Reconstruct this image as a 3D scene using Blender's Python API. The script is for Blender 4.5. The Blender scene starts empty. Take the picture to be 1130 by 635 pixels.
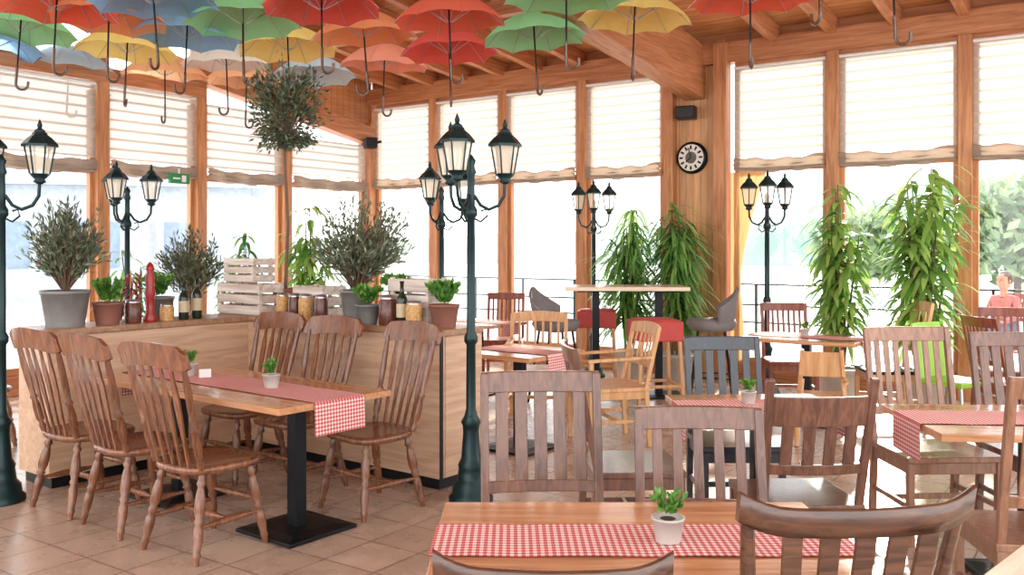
import bpy, math, random
from mathutils import Vector, Matrix
random.seed(7)
V=Vector
def lin(c):
    def f(v):
        v=v/255.0
        return v/12.92 if v<=0.04045 else ((v+0.055)/1.055)**2.4
    return (f(c[0]),f(c[1]),f(c[2]),1.0)

# ------------------------------------------------------------ materials
def newmat(name):
    m=bpy.data.materials.new(name); m.use_nodes=True
    nt=m.node_tree; b=nt.nodes.get("Principled BSDF")
    return m,nt,b
def M(name,col,rough=0.5,metal=0.0,spec=0.5,var=0.12,scale=6.0):
    m,nt,b=newmat(name)
    tc=nt.nodes.new("ShaderNodeTexCoord"); n=nt.nodes.new("ShaderNodeTexNoise")
    n.inputs["Scale"].default_value=scale; n.inputs["Detail"].default_value=4
    nt.links.new(tc.outputs["Object"],n.inputs["Vector"])
    r=nt.nodes.new("ShaderNodeValToRGB"); l=lin(col)
    r.color_ramp.elements[0].position=0.3; r.color_ramp.elements[1].position=0.7
    r.color_ramp.elements[0].color=(l[0]*(1-var),l[1]*(1-var),l[2]*(1-var),1)
    r.color_ramp.elements[1].color=(min(1,l[0]*(1+var)),min(1,l[1]*(1+var)),min(1,l[2]*(1+var)),1)
    nt.links.new(n.outputs["Fac"],r.inputs["Fac"]); nt.links.new(r.outputs["Color"],b.inputs["Base Color"])
    b.inputs["Roughness"].default_value=rough; b.inputs["Metallic"].default_value=metal
    b.inputs["Specular IOR Level"].default_value=spec
    return m
def mth(nt,op,a,bv=None):
    n=nt.nodes.new("ShaderNodeMath"); n.operation=op
    for i,x in enumerate((a,bv)):
        if x is None: continue
        if hasattr(x,'links'): nt.links.new(x,n.inputs[i])
        else: n.inputs[i].default_value=x
    return n.outputs[0]
def wood(name,c1,c2,axis='X',rough=0.42,scale=1.0,plank=None,island=0.0,coat=0.0):
    """plank=(axis,period)"""
    m,nt,b=newmat(name)
    tc=nt.nodes.new("ShaderNodeTexCoord"); mp=nt.nodes.new("ShaderNodeMapping")
    s=[14*scale]*3; s['XYZ'.index(axis)]=1.2*scale
    mp.inputs["Scale"].default_value=s
    nt.links.new(tc.outputs["Object"],mp.inputs["Vector"])
    n=nt.nodes.new("ShaderNodeTexNoise"); n.inputs["Scale"].default_value=1.6
    n.inputs["Detail"].default_value=6; n.inputs["Distortion"].default_value=0.9
    nt.links.new(mp.outputs["Vector"],n.inputs["Vector"])
    r=nt.nodes.new("ShaderNodeValToRGB")
    r.color_ramp.elements[0].position=0.32; r.color_ramp.elements[1].position=0.68
    r.color_ramp.elements[0].color=lin(c1); r.color_ramp.elements[1].color=lin(c2)
    nt.links.new(n.outputs["Fac"],r.inputs["Fac"])
    out=r.outputs["Color"]
    if plank:
        sp=nt.nodes.new("ShaderNodeSeparateXYZ"); nt.links.new(tc.outputs["Object"],sp.inputs[0])
        q=mth(nt,'DIVIDE',sp.outputs['XYZ'.index(plank[0])],plank[1])
        fr=mth(nt,'FRACT',q); lt=mth(nt,'LESS_THAN',fr,0.07)
        fl=mth(nt,'FLOOR',q); wn=nt.nodes.new("ShaderNodeTexWhiteNoise"); wn.noise_dimensions='1D'
        nt.links.new(fl,wn.inputs["W"])
        mul=mth(nt,'MULTIPLY',wn.outputs["Value"],0.3)
        mul=mth(nt,'ADD',mul,0.8)
        k=mth(nt,'MULTIPLY',lt,0.5); k=mth(nt,'SUBTRACT',1.0,k)
        mul=mth(nt,'MULTIPLY',mul,k)
        mx=nt.nodes.new("ShaderNodeVectorMath"); mx.operation='SCALE'
        nt.links.new(out,mx.inputs[0]); nt.links.new(mul,mx.inputs["Scale"]); out=mx.outputs[0]
    if island>0:
        g=nt.nodes.new("ShaderNodeNewGeometry")
        mul=mth(nt,'MULTIPLY',g.outputs["Random Per Island"],island); mul=mth(nt,'ADD',mul,1-island*0.5)
        mx=nt.nodes.new("ShaderNodeVectorMath"); mx.operation='SCALE'
        nt.links.new(out,mx.inputs[0]); nt.links.new(mul,mx.inputs["Scale"]); out=mx.outputs[0]
    nt.links.new(out,b.inputs["Base Color"])
    b.inputs["Roughness"].default_value=rough
    if coat: b.inputs["Coat Weight"].default_value=coat; b.inputs["Coat Roughness"].default_value=0.12
    bp=nt.nodes.new("ShaderNodeBump"); bp.inputs["Strength"].default_value=0.12; bp.inputs["Distance"].default_value=0.01
    nt.links.new(n.outputs["Fac"],bp.inputs["Height"]); nt.links.new(bp.outputs["Normal"],b.inputs["Normal"])
    return m
def leafmat(name,c1,c2,trans=0.35):
    m,nt,b=newmat(name)
    g=nt.nodes.new("ShaderNodeNewGeometry"); r=nt.nodes.new("ShaderNodeValToRGB")
    r.color_ramp.elements[0].color=lin(c1); r.color_ramp.elements[1].color=lin(c2)
    nt.links.new(g.outputs["Random Per Island"],r.inputs["Fac"])
    nt.links.new(r.outputs["Color"],b.inputs["Base Color"]); b.inputs["Roughness"].default_value=0.4
    t=nt.nodes.new("ShaderNodeBsdfTranslucent"); nt.links.new(r.outputs["Color"],t.inputs["Color"])
    mx=nt.nodes.new("ShaderNodeMixShader"); mx.inputs[0].default_value=trans
    nt.links.new(b.outputs[0],mx.inputs[1]); nt.links.new(t.outputs[0],mx.inputs[2])
    nt.links.new(mx.outputs[0],nt.nodes["Material Output"].inputs["Surface"])
    return m
def clothmat(name,col,trans=0.5,transp=0.0,stripe=None):
    m,nt,b=newmat(name)
    tc=nt.nodes.new("ShaderNodeTexCoord"); n=nt.nodes.new("ShaderNodeTexNoise"); n.inputs["Scale"].default_value=5
    nt.links.new(tc.outputs["Object"],n.inputs["Vector"])
    r=nt.nodes.new("ShaderNodeValToRGB"); l=lin(col)
    r.color_ramp.elements[0].color=(l[0]*.9,l[1]*.9,l[2]*.9,1); r.color_ramp.elements[1].color=l
    nt.links.new(n.outputs["Fac"],r.inputs["Fac"])
    nt.links.new(r.outputs["Color"],b.inputs["Base Color"]); b.inputs["Roughness"].default_value=0.8
    b.inputs["Specular IOR Level"].default_value=0.1
    t=nt.nodes.new("ShaderNodeBsdfTranslucent"); nt.links.new(r.outputs["Color"],t.inputs["Color"])
    mx=nt.nodes.new("ShaderNodeMixShader"); mx.inputs[0].default_value=trans
    nt.links.new(b.outputs[0],mx.inputs[1]); nt.links.new(t.outputs[0],mx.inputs[2])
    o=mx.outputs[0]
    if transp>0:
        tp=nt.nodes.new("ShaderNodeBsdfTransparent"); m2=nt.nodes.new("ShaderNodeMixShader")
        m2.inputs[0].default_value=transp
        if stripe:
            sp=nt.nodes.new("ShaderNodeSeparateXYZ"); nt.links.new(tc.outputs["Object"],sp.inputs[0])
            q=mth(nt,'FRACT',mth(nt,'DIVIDE',sp.outputs[2],stripe)); lt=mth(nt,'GREATER_THAN',q,0.25)
            nt.links.new(mth(nt,'MULTIPLY',lt,transp),m2.inputs[0])
        nt.links.new(o,m2.inputs[1]); nt.links.new(tp.outputs[0],m2.inputs[2]); o=m2.outputs[0]
    nt.links.new(o,nt.nodes["Material Output"].inputs["Surface"])
    return m
def gingham(name):
    m,nt,b=newmat(name)
    uv=nt.nodes.new("ShaderNodeUVMap"); sp=nt.nodes.new("ShaderNodeSeparateXYZ")
    nt.links.new(uv.outputs[0],sp.inputs[0])
    a=mth(nt,'LESS_THAN',mth(nt,'FRACT',mth(nt,'DIVIDE',sp.outputs[0],0.020)),0.5)
    c=mth(nt,'LESS_THAN',mth(nt,'FRACT',mth(nt,'DIVIDE',sp.outputs[1],0.020)),0.5)
    s=mth(nt,'MULTIPLY',mth(nt,'ADD',a,c),0.5)
    r=nt.nodes.new("ShaderNodeValToRGB"); r.color_ramp.elements[0].color=lin((236,222,218))
    r.color_ramp.elements[1].color=lin((188,72,76)); e=r.color_ramp.elements.new(0.5); e.color=lin((214,148,144))
    nt.links.new(s,r.inputs["Fac"]); nt.links.new(r.outputs["Color"],b.inputs["Base Color"])
    b.inputs["Roughness"].default_value=0.85; b.inputs["Specular IOR Level"].default_value=0.1
    return m
def tilemat():
    m,nt,b=newmat("beige_floor_tiles")
    tc=nt.nodes.new("ShaderNodeTexCoord"); mp=nt.nodes.new("ShaderNodeMapping")
    nt.links.new(tc.outputs["Object"],mp.inputs["Vector"])
    br=nt.nodes.new("ShaderNodeTexBrick"); br.offset=0.0; br.squash=1.0
    br.inputs["Scale"].default_value=1.0; br.inputs["Brick Width"].default_value=0.33; br.inputs["Row Height"].default_value=0.33
    br.inputs["Mortar Size"].default_value=0.006; br.inputs["Mortar Smooth"].default_value=0.2
    br.inputs["Color1"].default_value=lin((194,168,148)); br.inputs["Color2"].default_value=lin((180,154,136)); br.inputs["Mortar"].default_value=lin((134,112,100))
    nt.links.new(mp.outputs[0],br.inputs["Vector"])
    n=nt.nodes.new("ShaderNodeTexNoise"); n.inputs["Scale"].default_value=5; n.inputs["Detail"].default_value=5
    nt.links.new(mp.outputs[0],n.inputs["Vector"])
    k=mth(nt,'ADD',mth(nt,'MULTIPLY',n.outputs["Fac"],0.6),0.7)
    mx=nt.nodes.new("ShaderNodeVectorMath"); mx.operation='SCALE'
    nt.links.new(br.outputs["Color"],mx.inputs[0]); nt.links.new(k,mx.inputs["Scale"])
    nt.links.new(mx.outputs[0],b.inputs["Base Color"])
    rr=mth(nt,'ADD',mth(nt,'MULTIPLY',n.outputs["Fac"],0.2),0.18)
    nt.links.new(rr,b.inputs["Roughness"])
    bp=nt.nodes.new("ShaderNodeBump"); bp.inputs["Strength"].default_value=0.3; bp.inputs["Distance"].default_value=0.004; bp.invert=True
    nt.links.new(br.outputs["Fac"],bp.inputs["Height"]); nt.links.new(bp.outputs["Normal"],b.inputs["Normal"])
    return m
def glassmat(name):
    m,nt,b=newmat(name); nt.nodes.remove(b)
    t=nt.nodes.new("ShaderNodeBsdfTransparent"); g=nt.nodes.new("ShaderNodeBsdfGlossy"); g.inputs["Roughness"].default_value=0.02
    t.inputs["Color"].default_value=(.97,.99,.99,1)
    mx=nt.nodes.new("ShaderNodeMixShader"); mx.inputs[0].default_value=0.04
    nt.links.new(t.outputs[0],mx.inputs[1]); nt.links.new(g.outputs[0],mx.inputs[2])
    nt.links.new(mx.outputs[0],nt.nodes["Material Output"].inputs["Surface"])
    return m
def lampglass():
    m,nt,b=newmat("lantern_glass")
    b.inputs["Base Color"].default_value=lin((250,240,222)); b.inputs["Roughness"].default_value=0.3
    b.inputs["Emission Color"].default_value=lin((255,225,180)); b.inputs["Emission Strength"].default_value=0.1
    t=nt.nodes.new("ShaderNodeBsdfTransparent")
    mx=nt.nodes.new("ShaderNodeMixShader"); mx.inputs[0].default_value=0.6
    nt.links.new(b.outputs[0],mx.inputs[1]); nt.links.new(t.outputs[0],mx.inputs[2])
    nt.links.new(mx.outputs[0],nt.nodes["Material Output"].inputs["Surface"])
    return m
FRAME=wood("frame_wood",(164,104,64),(206,146,100),'Z',0.5)
FRAMEH=wood("frame_wood_horizontal",(160,100,62),(202,140,96),'X',0.5)
RAFT=wood("rafter_wood",(164,102,64),(204,138,94),'Y',0.55)
CEIL=wood("ceiling_boards",(206,134,84),(234,172,118),'X',0.55,plank=('Y',0.12))
CLAD=wood("cladding_wood",(200,142,94),(222,170,122),'Z',0.5,plank=('X',0.09))
CLADY=wood("cladding_wood_gable",(188,122,76),(216,152,104),'Y',0.5,plank=('Y',0.12))
OAK=wood("planter_oak",(190,152,122),(218,184,154),'X',0.45,scale=1.0)
OAKY=wood("planter_oak_side",(190,152,122),(218,184,154),'Y',0.45,scale=1.0)
OAKTOP=wood("planter_top_oak",(140,102,76),(178,138,108),'X',0.35)
TABLE=wood("table_honey",(176,120,80),(214,160,116),'X',0.18,scale=1.0,coat=.4)
TABLEL=wood("table_pale",(220,196,170),(240,224,200),'X',0.22)
WIND=wood("windsor_wood",(92,54,36),(144,90,58),'Z',0.26,scale=2.0,island=0.3,coat=.3)
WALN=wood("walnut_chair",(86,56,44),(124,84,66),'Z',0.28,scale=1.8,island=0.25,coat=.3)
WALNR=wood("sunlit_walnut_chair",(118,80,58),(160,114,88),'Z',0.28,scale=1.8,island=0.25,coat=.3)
DARK=wood("navy_stained_chair",(28,31,40),(48,51,62),'Z',0.28,scale=1.8,coat=.3)
MAHO=wood("mahogany_chair",(112,52,40),(156,84,62),'Z',0.3)
CURV=wood("curved_chair_wood",(66,42,32),(106,70,50),'X',0.22,scale=2.0,island=0.2,coat=.4)
LIGHTW=wood("light_beech",(190,138,88),(224,178,130),'Z',0.4)
WHITEW=wood("whitewashed_wood",(184,168,154),(228,218,208),'X',0.7,island=0.2)
BLACK=M("black_metal",(26,28,32),0.4,0.6)
TEAL=M("lamp_green_metal",(20,46,48),0.35,0.4)
TILE=tilemat(); GLASS=glassmat("window_glass"); LG=lampglass(); GING=gingham("red_gingham")
BLIND=clothmat("sheer_blind_fabric",(190,172,158),0.36,0.16,stripe=0.11)
BLINDB=clothmat("bunched_blind_fabric",(172,150,132),0.36)
CURT=clothmat("peach_curtain",(222,170,118),0.4)
OLIVE=leafmat("olive_leaves",(70,84,62),(146,158,128),0.25)
OLIVED=leafmat("dark_olive_leaves",(50,62,46),(114,128,96),0.25)
GREEN=leafmat("bright_leaves",(80,140,56),(190,218,120),0.45)  # paler end of the range puts sunlight into the leaf colour
GREEN2=leafmat("fern_leaves",(56,112,52),(156,200,110),0.4)
HERB=leafmat("herb_leaves",(64,120,48),(130,180,80),0.35)
BARK=M("bark",(112,88,70),0.8); SOIL=M("soil",(60,44,36),0.95)
ZINC=M("zinc_pot",(138,138,136),0.5,0.3,var=.25); TERRA=M("terracotta",(140,92,78),0.8)
WHITEP=M("white_ceramic",(190,184,176),0.35); REDF=M("red_upholstery",(186,66,60),0.6)
GREYF=M("grey_upholstery",(126,120,120),0.8); LIME=M("lime_plastic",(150,196,60),0.45)
STEEL=M("steel",(170,170,172),0.3,0.9); BOTT=M("dark_bottle",(32,40,26),0.12); RED=M("red_lacquer",(158,30,30),0.3)
PASTA=M("jar_contents",(196,150,90),0.5,var=.4,scale=60); JAM=M("dark_jar",(96,52,40),0.25,var=.4,scale=40)
CLOCKF=M("clock_face",(226,220,210),0.4,var=.02); EXITG=M("exit_green",(20,130,70),0.4); WPAINT=M("white_paint",(232,232,230),0.5,var=.02)

# ------------------------------------------------------------ mesh builder
class MB:
    def __init__(s): s.v=[];s.f=[];s.m=[];s.sm=[];s.mats=[]
    def mi(s,mat):
        if mat not in s.mats: s.mats.append(mat)
        return s.mats.index(mat)
    def add(s,vs,fs,mat,smooth=False):
        o=len(s.v); s.v.extend([tuple(x) for x in vs]); k=s.mi(mat)
        for f in fs: s.f.append([i+o for i in f]); s.m.append(k); s.sm.append(smooth)
    def box(s,c,d,mat,rz=0.0,taper=1.0):
        x,y,z=d[0]/2,d[1]/2,d[2]/2; R=Matrix.Rotation(rz,3,'Z'); vs=[]
        for zz,k in ((-z,1),(z,taper)):
            for xx,yy in ((-x,-y),(x,-y),(x,y),(-x,y)): vs.append(R@V((xx*k,yy*k,zz))+V(c))
        s.add(vs,[(3,2,1,0),(4,5,6,7),(0,1,5,4),(1,2,6,5),(2,3,7,6),(3,0,4,7)],mat)
    def beam(s,p0,p1,w,d,mat,side=(1,0,0)):
        p0=V(p0);p1=V(p1);a=(p1-p0).normalized();sd=V(side);sd=(sd-a*sd.dot(a)).normalized();u=a.cross(sd)
        vs=[]
        for p in (p0,p1):
            for i,j in ((-1,-1),(1,-1),(1,1),(-1,1)): vs.append(p+sd*(i*w/2)+u*(j*d/2))
        s.add(vs,[(3,2,1,0),(4,5,6,7),(0,1,5,4),(1,2,6,5),(2,3,7,6),(3,0,4,7)],mat)
    def loft(s,rings,mat,cap=True,smooth=True,closed=True):
        n=len(rings[0]);vs=[];fs=[]
        for r in rings: vs+=r
        for k in range(len(rings)-1):
            for i in range(n if closed else n-1):
                j=(i+1)%n; fs.append((k*n+i,k*n+j,(k+1)*n+j,(k+1)*n+i))
        s.add(vs,fs,mat,smooth)
        if cap and closed:
            s.add(rings[0],[tuple(range(n-1,-1,-1))],mat); s.add(rings[-1],[tuple(range(n))],mat)
    def turned(s,p0,p1,prof,mat,n=10,smooth=True):
        p0=V(p0);p1=V(p1);a=(p1-p0).normalized()
        h=V((1,0,0)) if abs(a.x)<.8 else V((0,1,0)); u=(h-a*h.dot(a)).normalized(); w=a.cross(u)
        rings=[]
        for t,r in prof:
            c=p0.lerp(p1,t); rings.append([c+u*(r*math.cos(2*math.pi*i/n))+w*(r*math.sin(2*math.pi*i/n)) for i in range(n)])
        s.loft(rings,mat,True,smooth)
    def cyl(s,p0,p1,r0,mat,r1=None,n=10): s.turned(p0,p1,[(0,r0),(1,r0 if r1 is None else r1)],mat,n)
    def lathe(s,prof,mat,c=(0,0,0),n=16,smooth=True):
        rings=[[V(c)+V((r*math.cos(2*math.pi*i/n),r*math.sin(2*math.pi*i/n),z)) for i in range(n)] for r,z in prof]
        s.loft(rings,mat,True,smooth)
    def tube(s,pts,r,mat,n=6):
        pts=[V(p) for p in pts];rings=[]
        up=V((0.13,0.21,1)).normalized()
        for i,p in enumerate(pts):
            a=(pts[min(i+1,len(pts)-1)]-pts[max(i-1,0)]).normalized()
            u=a.cross(up); 
            if u.length<.05: u=a.cross(V((1,0,0)))
            u.normalize(); w=a.cross(u); rr=r[i] if isinstance(r,(list,tuple)) else r
            rings.append([p+u*(rr*math.cos(2*math.pi*k/n))+w*(rr*math.sin(2*math.pi*k/n)) for k in range(n)])
        s.loft(rings,mat,True,True)
    def leaf(s,p,d,L,w,mat):
        d=V(d).normalized(); sd=d.cross(V((random.uniform(-1,1),random.uniform(-1,1),random.uniform(-1,1))))
        if sd.length<1e-3: return
        sd.normalize(); m=p+d*L*.45
        s.add([p,m+sd*w/2,p+d*L,m-sd*w/2],[(0,1,2,3)],mat)
    def longleaf(s,p,d,L,w,mat,droop=1.0,n=5):
        d=V(d).normalized(); sd=d.cross(V((0,0,1)))
        if sd.length<1e-2: sd=V((1,0,0))
        sd.normalize(); vs=[];p=V(p)
        for i in range(n+1):
            t=i/n; ww=w*math.sin(math.pi*(0.12+0.88*t))**.8*.5 if t<1 else 0.001
            vs+= [p-sd*ww,p+sd*ww]
            d=(d+V((0,0,-droop/n))).normalized(); p=p+d*(L/n)
        s.add(vs,[(2*i,2*i+1,2*i+3,2*i+2) for i in range(n)],mat,True)
    def mesh(s,name):
        me=bpy.data.meshes.new(name); me.from_pydata(s.v,[],s.f)
        for m in s.mats: me.materials.append(m)
        me.polygons.foreach_set("material_index",s.m); me.polygons.foreach_set("use_smooth",s.sm)
        me.update(); return me
def put(me,name,loc=(0,0,0),rz=0.0,bevel=0,scale=1.0):
    if isinstance(me,MB): me=me.mesh(name)
    o=bpy.data.objects.new(name,me); bpy.context.scene.collection.objects.link(o)
    o.location=loc; o.rotation_euler=(0,0,rz); o.scale=(scale,)*3 if not isinstance(scale,tuple) else scale
    if bevel:
        b=o.modifiers.new("bevel",'BEVEL'); b.width=bevel; b.segments=2; b.limit_method='ANGLE'; b.angle_limit=math.radians(50)
    return o

# ------------------------------------------------------------ frames of reference
C=V((-2.132,13.755,0)); RA=math.atan2(-0.570,0.822)      # room: local x = along back wall, local y = -(distance into room)
A=V((math.cos(RA),math.sin(RA),0)); B=V((math.sin(RA),-math.cos(RA),0))
E1=V((-0.79,0.613,0)); E2=V((0.613,0.79,0)); PA=math.atan2(-0.613,0.79)
def room(mb,name,bevel=0): return put(mb,name,C,RA,bevel)

# ------------------------------------------------------------ floor / ceiling / walls
LA,LB=12.6,13.4
mb=MB(); mb.box((LA/2,-LB/2,-0.05),(LA+.2,LB+.2,0.1),TILE); room(mb,"floor")
def cz(b): return 4.02+0.10*b
mb=MB()
vs=[(-.1,.1,cz(0)),(LA,.1,cz(0)),(LA,-LB,cz(LB)),(-.1,-LB,cz(LB))]
vs+=[(x,y,z+.12) for x,y,z in vs]
mb.add(vs,[(0,1,2,3),(7,6,5,4),(0,4,5,1),(1,5,6,2),(2,6,7,3),(3,7,4,0)],CEIL); room(mb,"ceiling")
posts=[0.0,1.245,2.474,3.712,4.925,5.59,6.85,8.147,9.45,10.75,12.05]
ra=[.62,1.245,1.86,2.474,3.1,3.712,4.32,6.22,6.85,7.5,8.147,8.8,9.45,10.1,10.75,11.4,12.05]
mb=MB()
for a in ra:
    mb.beam((a,0,cz(0)-.09),(a,-LB,cz(LB)-.09),.10,.18,RAFT)
room(mb,"trim_1")
mb=MB()
for b in (2.4,5.2,8.0,10.8): mb.box((LA/2,-b,cz(b)-.24),(LA,.12,.16),FRAMEH)
room(mb,"trim_2")
mb=MB()
def gl(a,z0,L,h,w,sl=.12):
    mb.beam((a,.0,z0+h/2),(a,-L,z0+h/2+sl*L),w,h,RAFT)
gl(5.26,3.28,9.5,.62,.24); gl(10.2,3.35,9.5,.5,.2)
room(mb,"ceiling_beam")
mb=MB()
for a in posts:
    if a in (4.925,5.59): continue
    mb.box((a,0.02,1.93),(.13,.16,3.86),FRAME)
mb.box((5.26,.06,1.98),(.70,.14,3.96),CLAD)
mb.box((4.95,-.06,1.95),(.12,.12,3.9),FRAME); mb.box((5.60,-.06,1.95),(.16,.16,3.9),FRAME)
mb.box((LA/2,.0,3.79),(LA,.2,.24),FRAMEH)
mb.box((LA/2,.06,3.98),(LA,.1,.2),FRAMEH)
mb.box((2.43,.02,.10),(4.8,.12,.2),FRAMEH); mb.box((9.0,.02,.10),(6.9,.12,.2),FRAMEH)
room(mb,"wall_back",.006)
lp=[1.70,3.075,4.371,5.67,6.97,8.27,9.6,10.9,12.2]
mb=MB()
mb.box((0.0,-.02,1.7),(.2,.2,3.4),FRAME)
for s_ in lp: mb.box((0,-s_,2.05 if s_>3 else 1.72),(.16,.14,4.1 if s_>3 else 3.44),FRAME)
mb.box((0,-(3.075+LB)/2,3.47),(.18,LB-3.0,.16),RAFT)
mb.box((0,-(3.0+LB)/2,4.12),(.18,LB-3.0,.2),RAFT)
mb.box((0,-LB/2,.10),(.12,LB,.2),RAFT)
mb.beam((0.02,-.05,3.2),(0.02,-3.2,3.72),.2,.26,RAFT)
vs=[(0.0,0,3.2),(0.0,-3.1,3.7),(0.0,-3.1,cz(3.1)),(0.0,0,cz(0))]; vs+=[(x-.06,y,z) for x,y,z in vs]
mb.add(vs,[(0,1,2,3),(7,6,5,4),(0,4,5,1),(1,5,6,2),(2,6,7,3),(3,7,4,0)],CLADY)
vs=[(0.0,-3.1,4.2),(0.0,-LB,4.2),(0.0,-LB,cz(LB)),(0.0,-3.1,cz(3.1))]; vs+=[(x-.06,y,z) for x,y,z in vs]
mb.add(vs,[(0,1,2,3),(7,6,5,4),(0,4,5,1),(1,5,6,2),(2,6,7,3),(3,7,4,0)],CLADY)
room(mb,"wall_left",.006)

# windows & blinds
wn=0
def blind(p0,p1,ztop,zbot,inward):
    mb=MB(); p0=V(p0);p1=V(p1);iw=V(inward)
    prof=[]
    z=ztop; i=0
    while z>zbot+.14:
        prof.append((0.004 if i%2 else 0.018,z)); z-=.055; i+=1
    rows=[[p+iw*o+V((0,0,zz)) for p in (p0,p1)] for o,zz in prof]
    mb.loft(rows,BLIND,False,True,closed=False)
    n=16
    pr=[(0.0,.15),(.05,.12),(.015,.09),(.06,.07),(.02,.04),(.055,.02),(.0,0)]
    rows=[]
    for o,dz in pr:
        row=[]
        for k in range(n+1):
            t=k/n; sag=.03*math.sin(math.pi*t)+.012*math.sin(t*19+o*60)
            row.append(p0.lerp(p1,t)+iw*(o+.01)+V((0,0,zbot+dz-sag+.02)))
        rows.append(row)
    mb.loft(rows,BLINDB,False,True,closed=False)
    mb.cyl(p0+iw*.02+V((0,0,ztop)),p1+iw*.02+V((0,0,ztop)),.018,WPAINT,n=6)
    return room(mb,"roman_blind")
for i in range(len(posts)-1):
    if posts[i]==4.925: continue
    a0=posts[i]+.065+(.08 if posts[i]==5.59 else 0)+(.04 if i==0 else 0); a1=posts[i+1]-.065-(.02 if posts[i+1]==4.925 else 0)
    wn+=1; mb=MB(); m=(a0+a1)/2; w=a1-a0
    for z,h in ((.24,.08),(2.44,.07),(3.63,.08)): mb.box((m,.03,z),(w,.07,h),FRAMEH)
    for a in (a0+.025,a1-.025): mb.box((a,.03,1.93),(.05,.07,3.4),FRAME)
    mb.box((m,.04,1.93),(w-.02,.008,3.4),GLASS)
    room(mb,"window_%d"%wn)
    blind((a0+.01,-.035,0),(a1-.01,-.035,0),3.6,2.40,(0,-1,0))
sl=[0.1]+lp
for i in range(len(sl)-1):
    s0=sl[i]+.07;s1=sl[i+1]-.07; m=(s0+s1)/2; w=s1-s0; wn+=1; mb=MB()
    def bz(s): return 3.07+.165*s if s<3.07 else 3.39
    for z,h in ((.24,.08),(2.40,.07)): mb.box((-.03,-m,z),(.07,w,h),RAFT)
    for s_ in (s0+.025,s1-.025): mb.box((-.03,-s_,bz(m)/2),(.07,.05,bz(m)-.2),FRAME)
    mb.box((-.04,-m,(bz(m)-.1)/2+.1),(.008,w,bz(m)-.1),GLASS)
    if s0>3: mb.box((-.04,-m,3.8),(.008,w,.5),GLASS)
    room(mb,"window_%d"%wn)
    zt=bz(s0)-.06 if s0<3 else 3.36
    blind((.035,-s0-.01,0),(.035,-s1+.01,0),zt,2.36,(1,0,0))

# clock, speakers, exit sign, curtain
mb=MB()
mb.turned((0,0,0),(0,-.05,0),[(0,.19),(.8,.19),(1,.165)],BLACK,32)
mb.turned((0,-.035,0),(0,-.052,0),[(0,.158),(1,.158)],CLOCKF,32)
for k in range(12):
    t=k*math.pi/6; d=V((math.sin(t),0,math.cos(t)))
    mb.beam(d*.100+V((0,-.056,0)),d*.145+V((0,-.056,0)),.022,.004,BLACK,side=(math.cos(t),0,-math.sin(t)))
mb.turned((0,-.052,0),(0,-.058,0),[(0,.07),(1,.07)],M("clock_inner_dial",(90,86,84),.5),24)
mb.beam((0,-.062,0),(-.06,-.062,-.05),.014,.004,BLACK,side=(0.6,0,-.8)); mb.beam((0,-.062,0),(-.03,-.062,.12),.01,.004,BLACK)
o=put(mb,"wall_clock",C+A*5.22+B*.02+V((0,0,2.6)),RA)
def speaker(a,b,z,r):
    mb=MB(); mb.box((0,0,0),(.22,.16,.15),BLACK); mb.box((0,-.085,0),(.19,.01,.12),M("speaker_grille",(50,50,52),.8))
    mb.cyl((0,.05,.0),(0,.16,.03),.02,BLACK); put(mb,"wall_speaker",C+A*a+B*b+V((0,0,z)),RA+r,.01)
speaker(5.2,.16,3.12,.2); speaker(.22,.25,3.08,-.6)
mb=MB(); mb.box((0,0,0),(.05,.26,.12),EXITG); mb.box((.027,.05,0),(.004,.06,.08),WPAINT); mb.box((.027,-.05,0),(.004,.1,.02),WPAINT); mb.cyl((0,0,.06),(0,0,.12),.01,WPAINT)
put(mb,"exit_sign",C+B*3.45+A*.14+V((0,0,2.36)),RA,.004)
mb=MB(); rows=[]
for i in range(15):
    t=i/14; z=2.4-2.3*t; wd=.42*(1-.75*math.sin(min(1,t*1.6)*math.pi/2)) if t<.62 else .13+.16*(t-.62)
    xo=5.72; rows.append([V((xo+wd*k/12,-.09-.03*math.sin(k*2.1),z)) for k in range(13)])
mb.loft(rows,CURT,False,True,closed=False); room(mb,"window_curtain")

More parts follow.
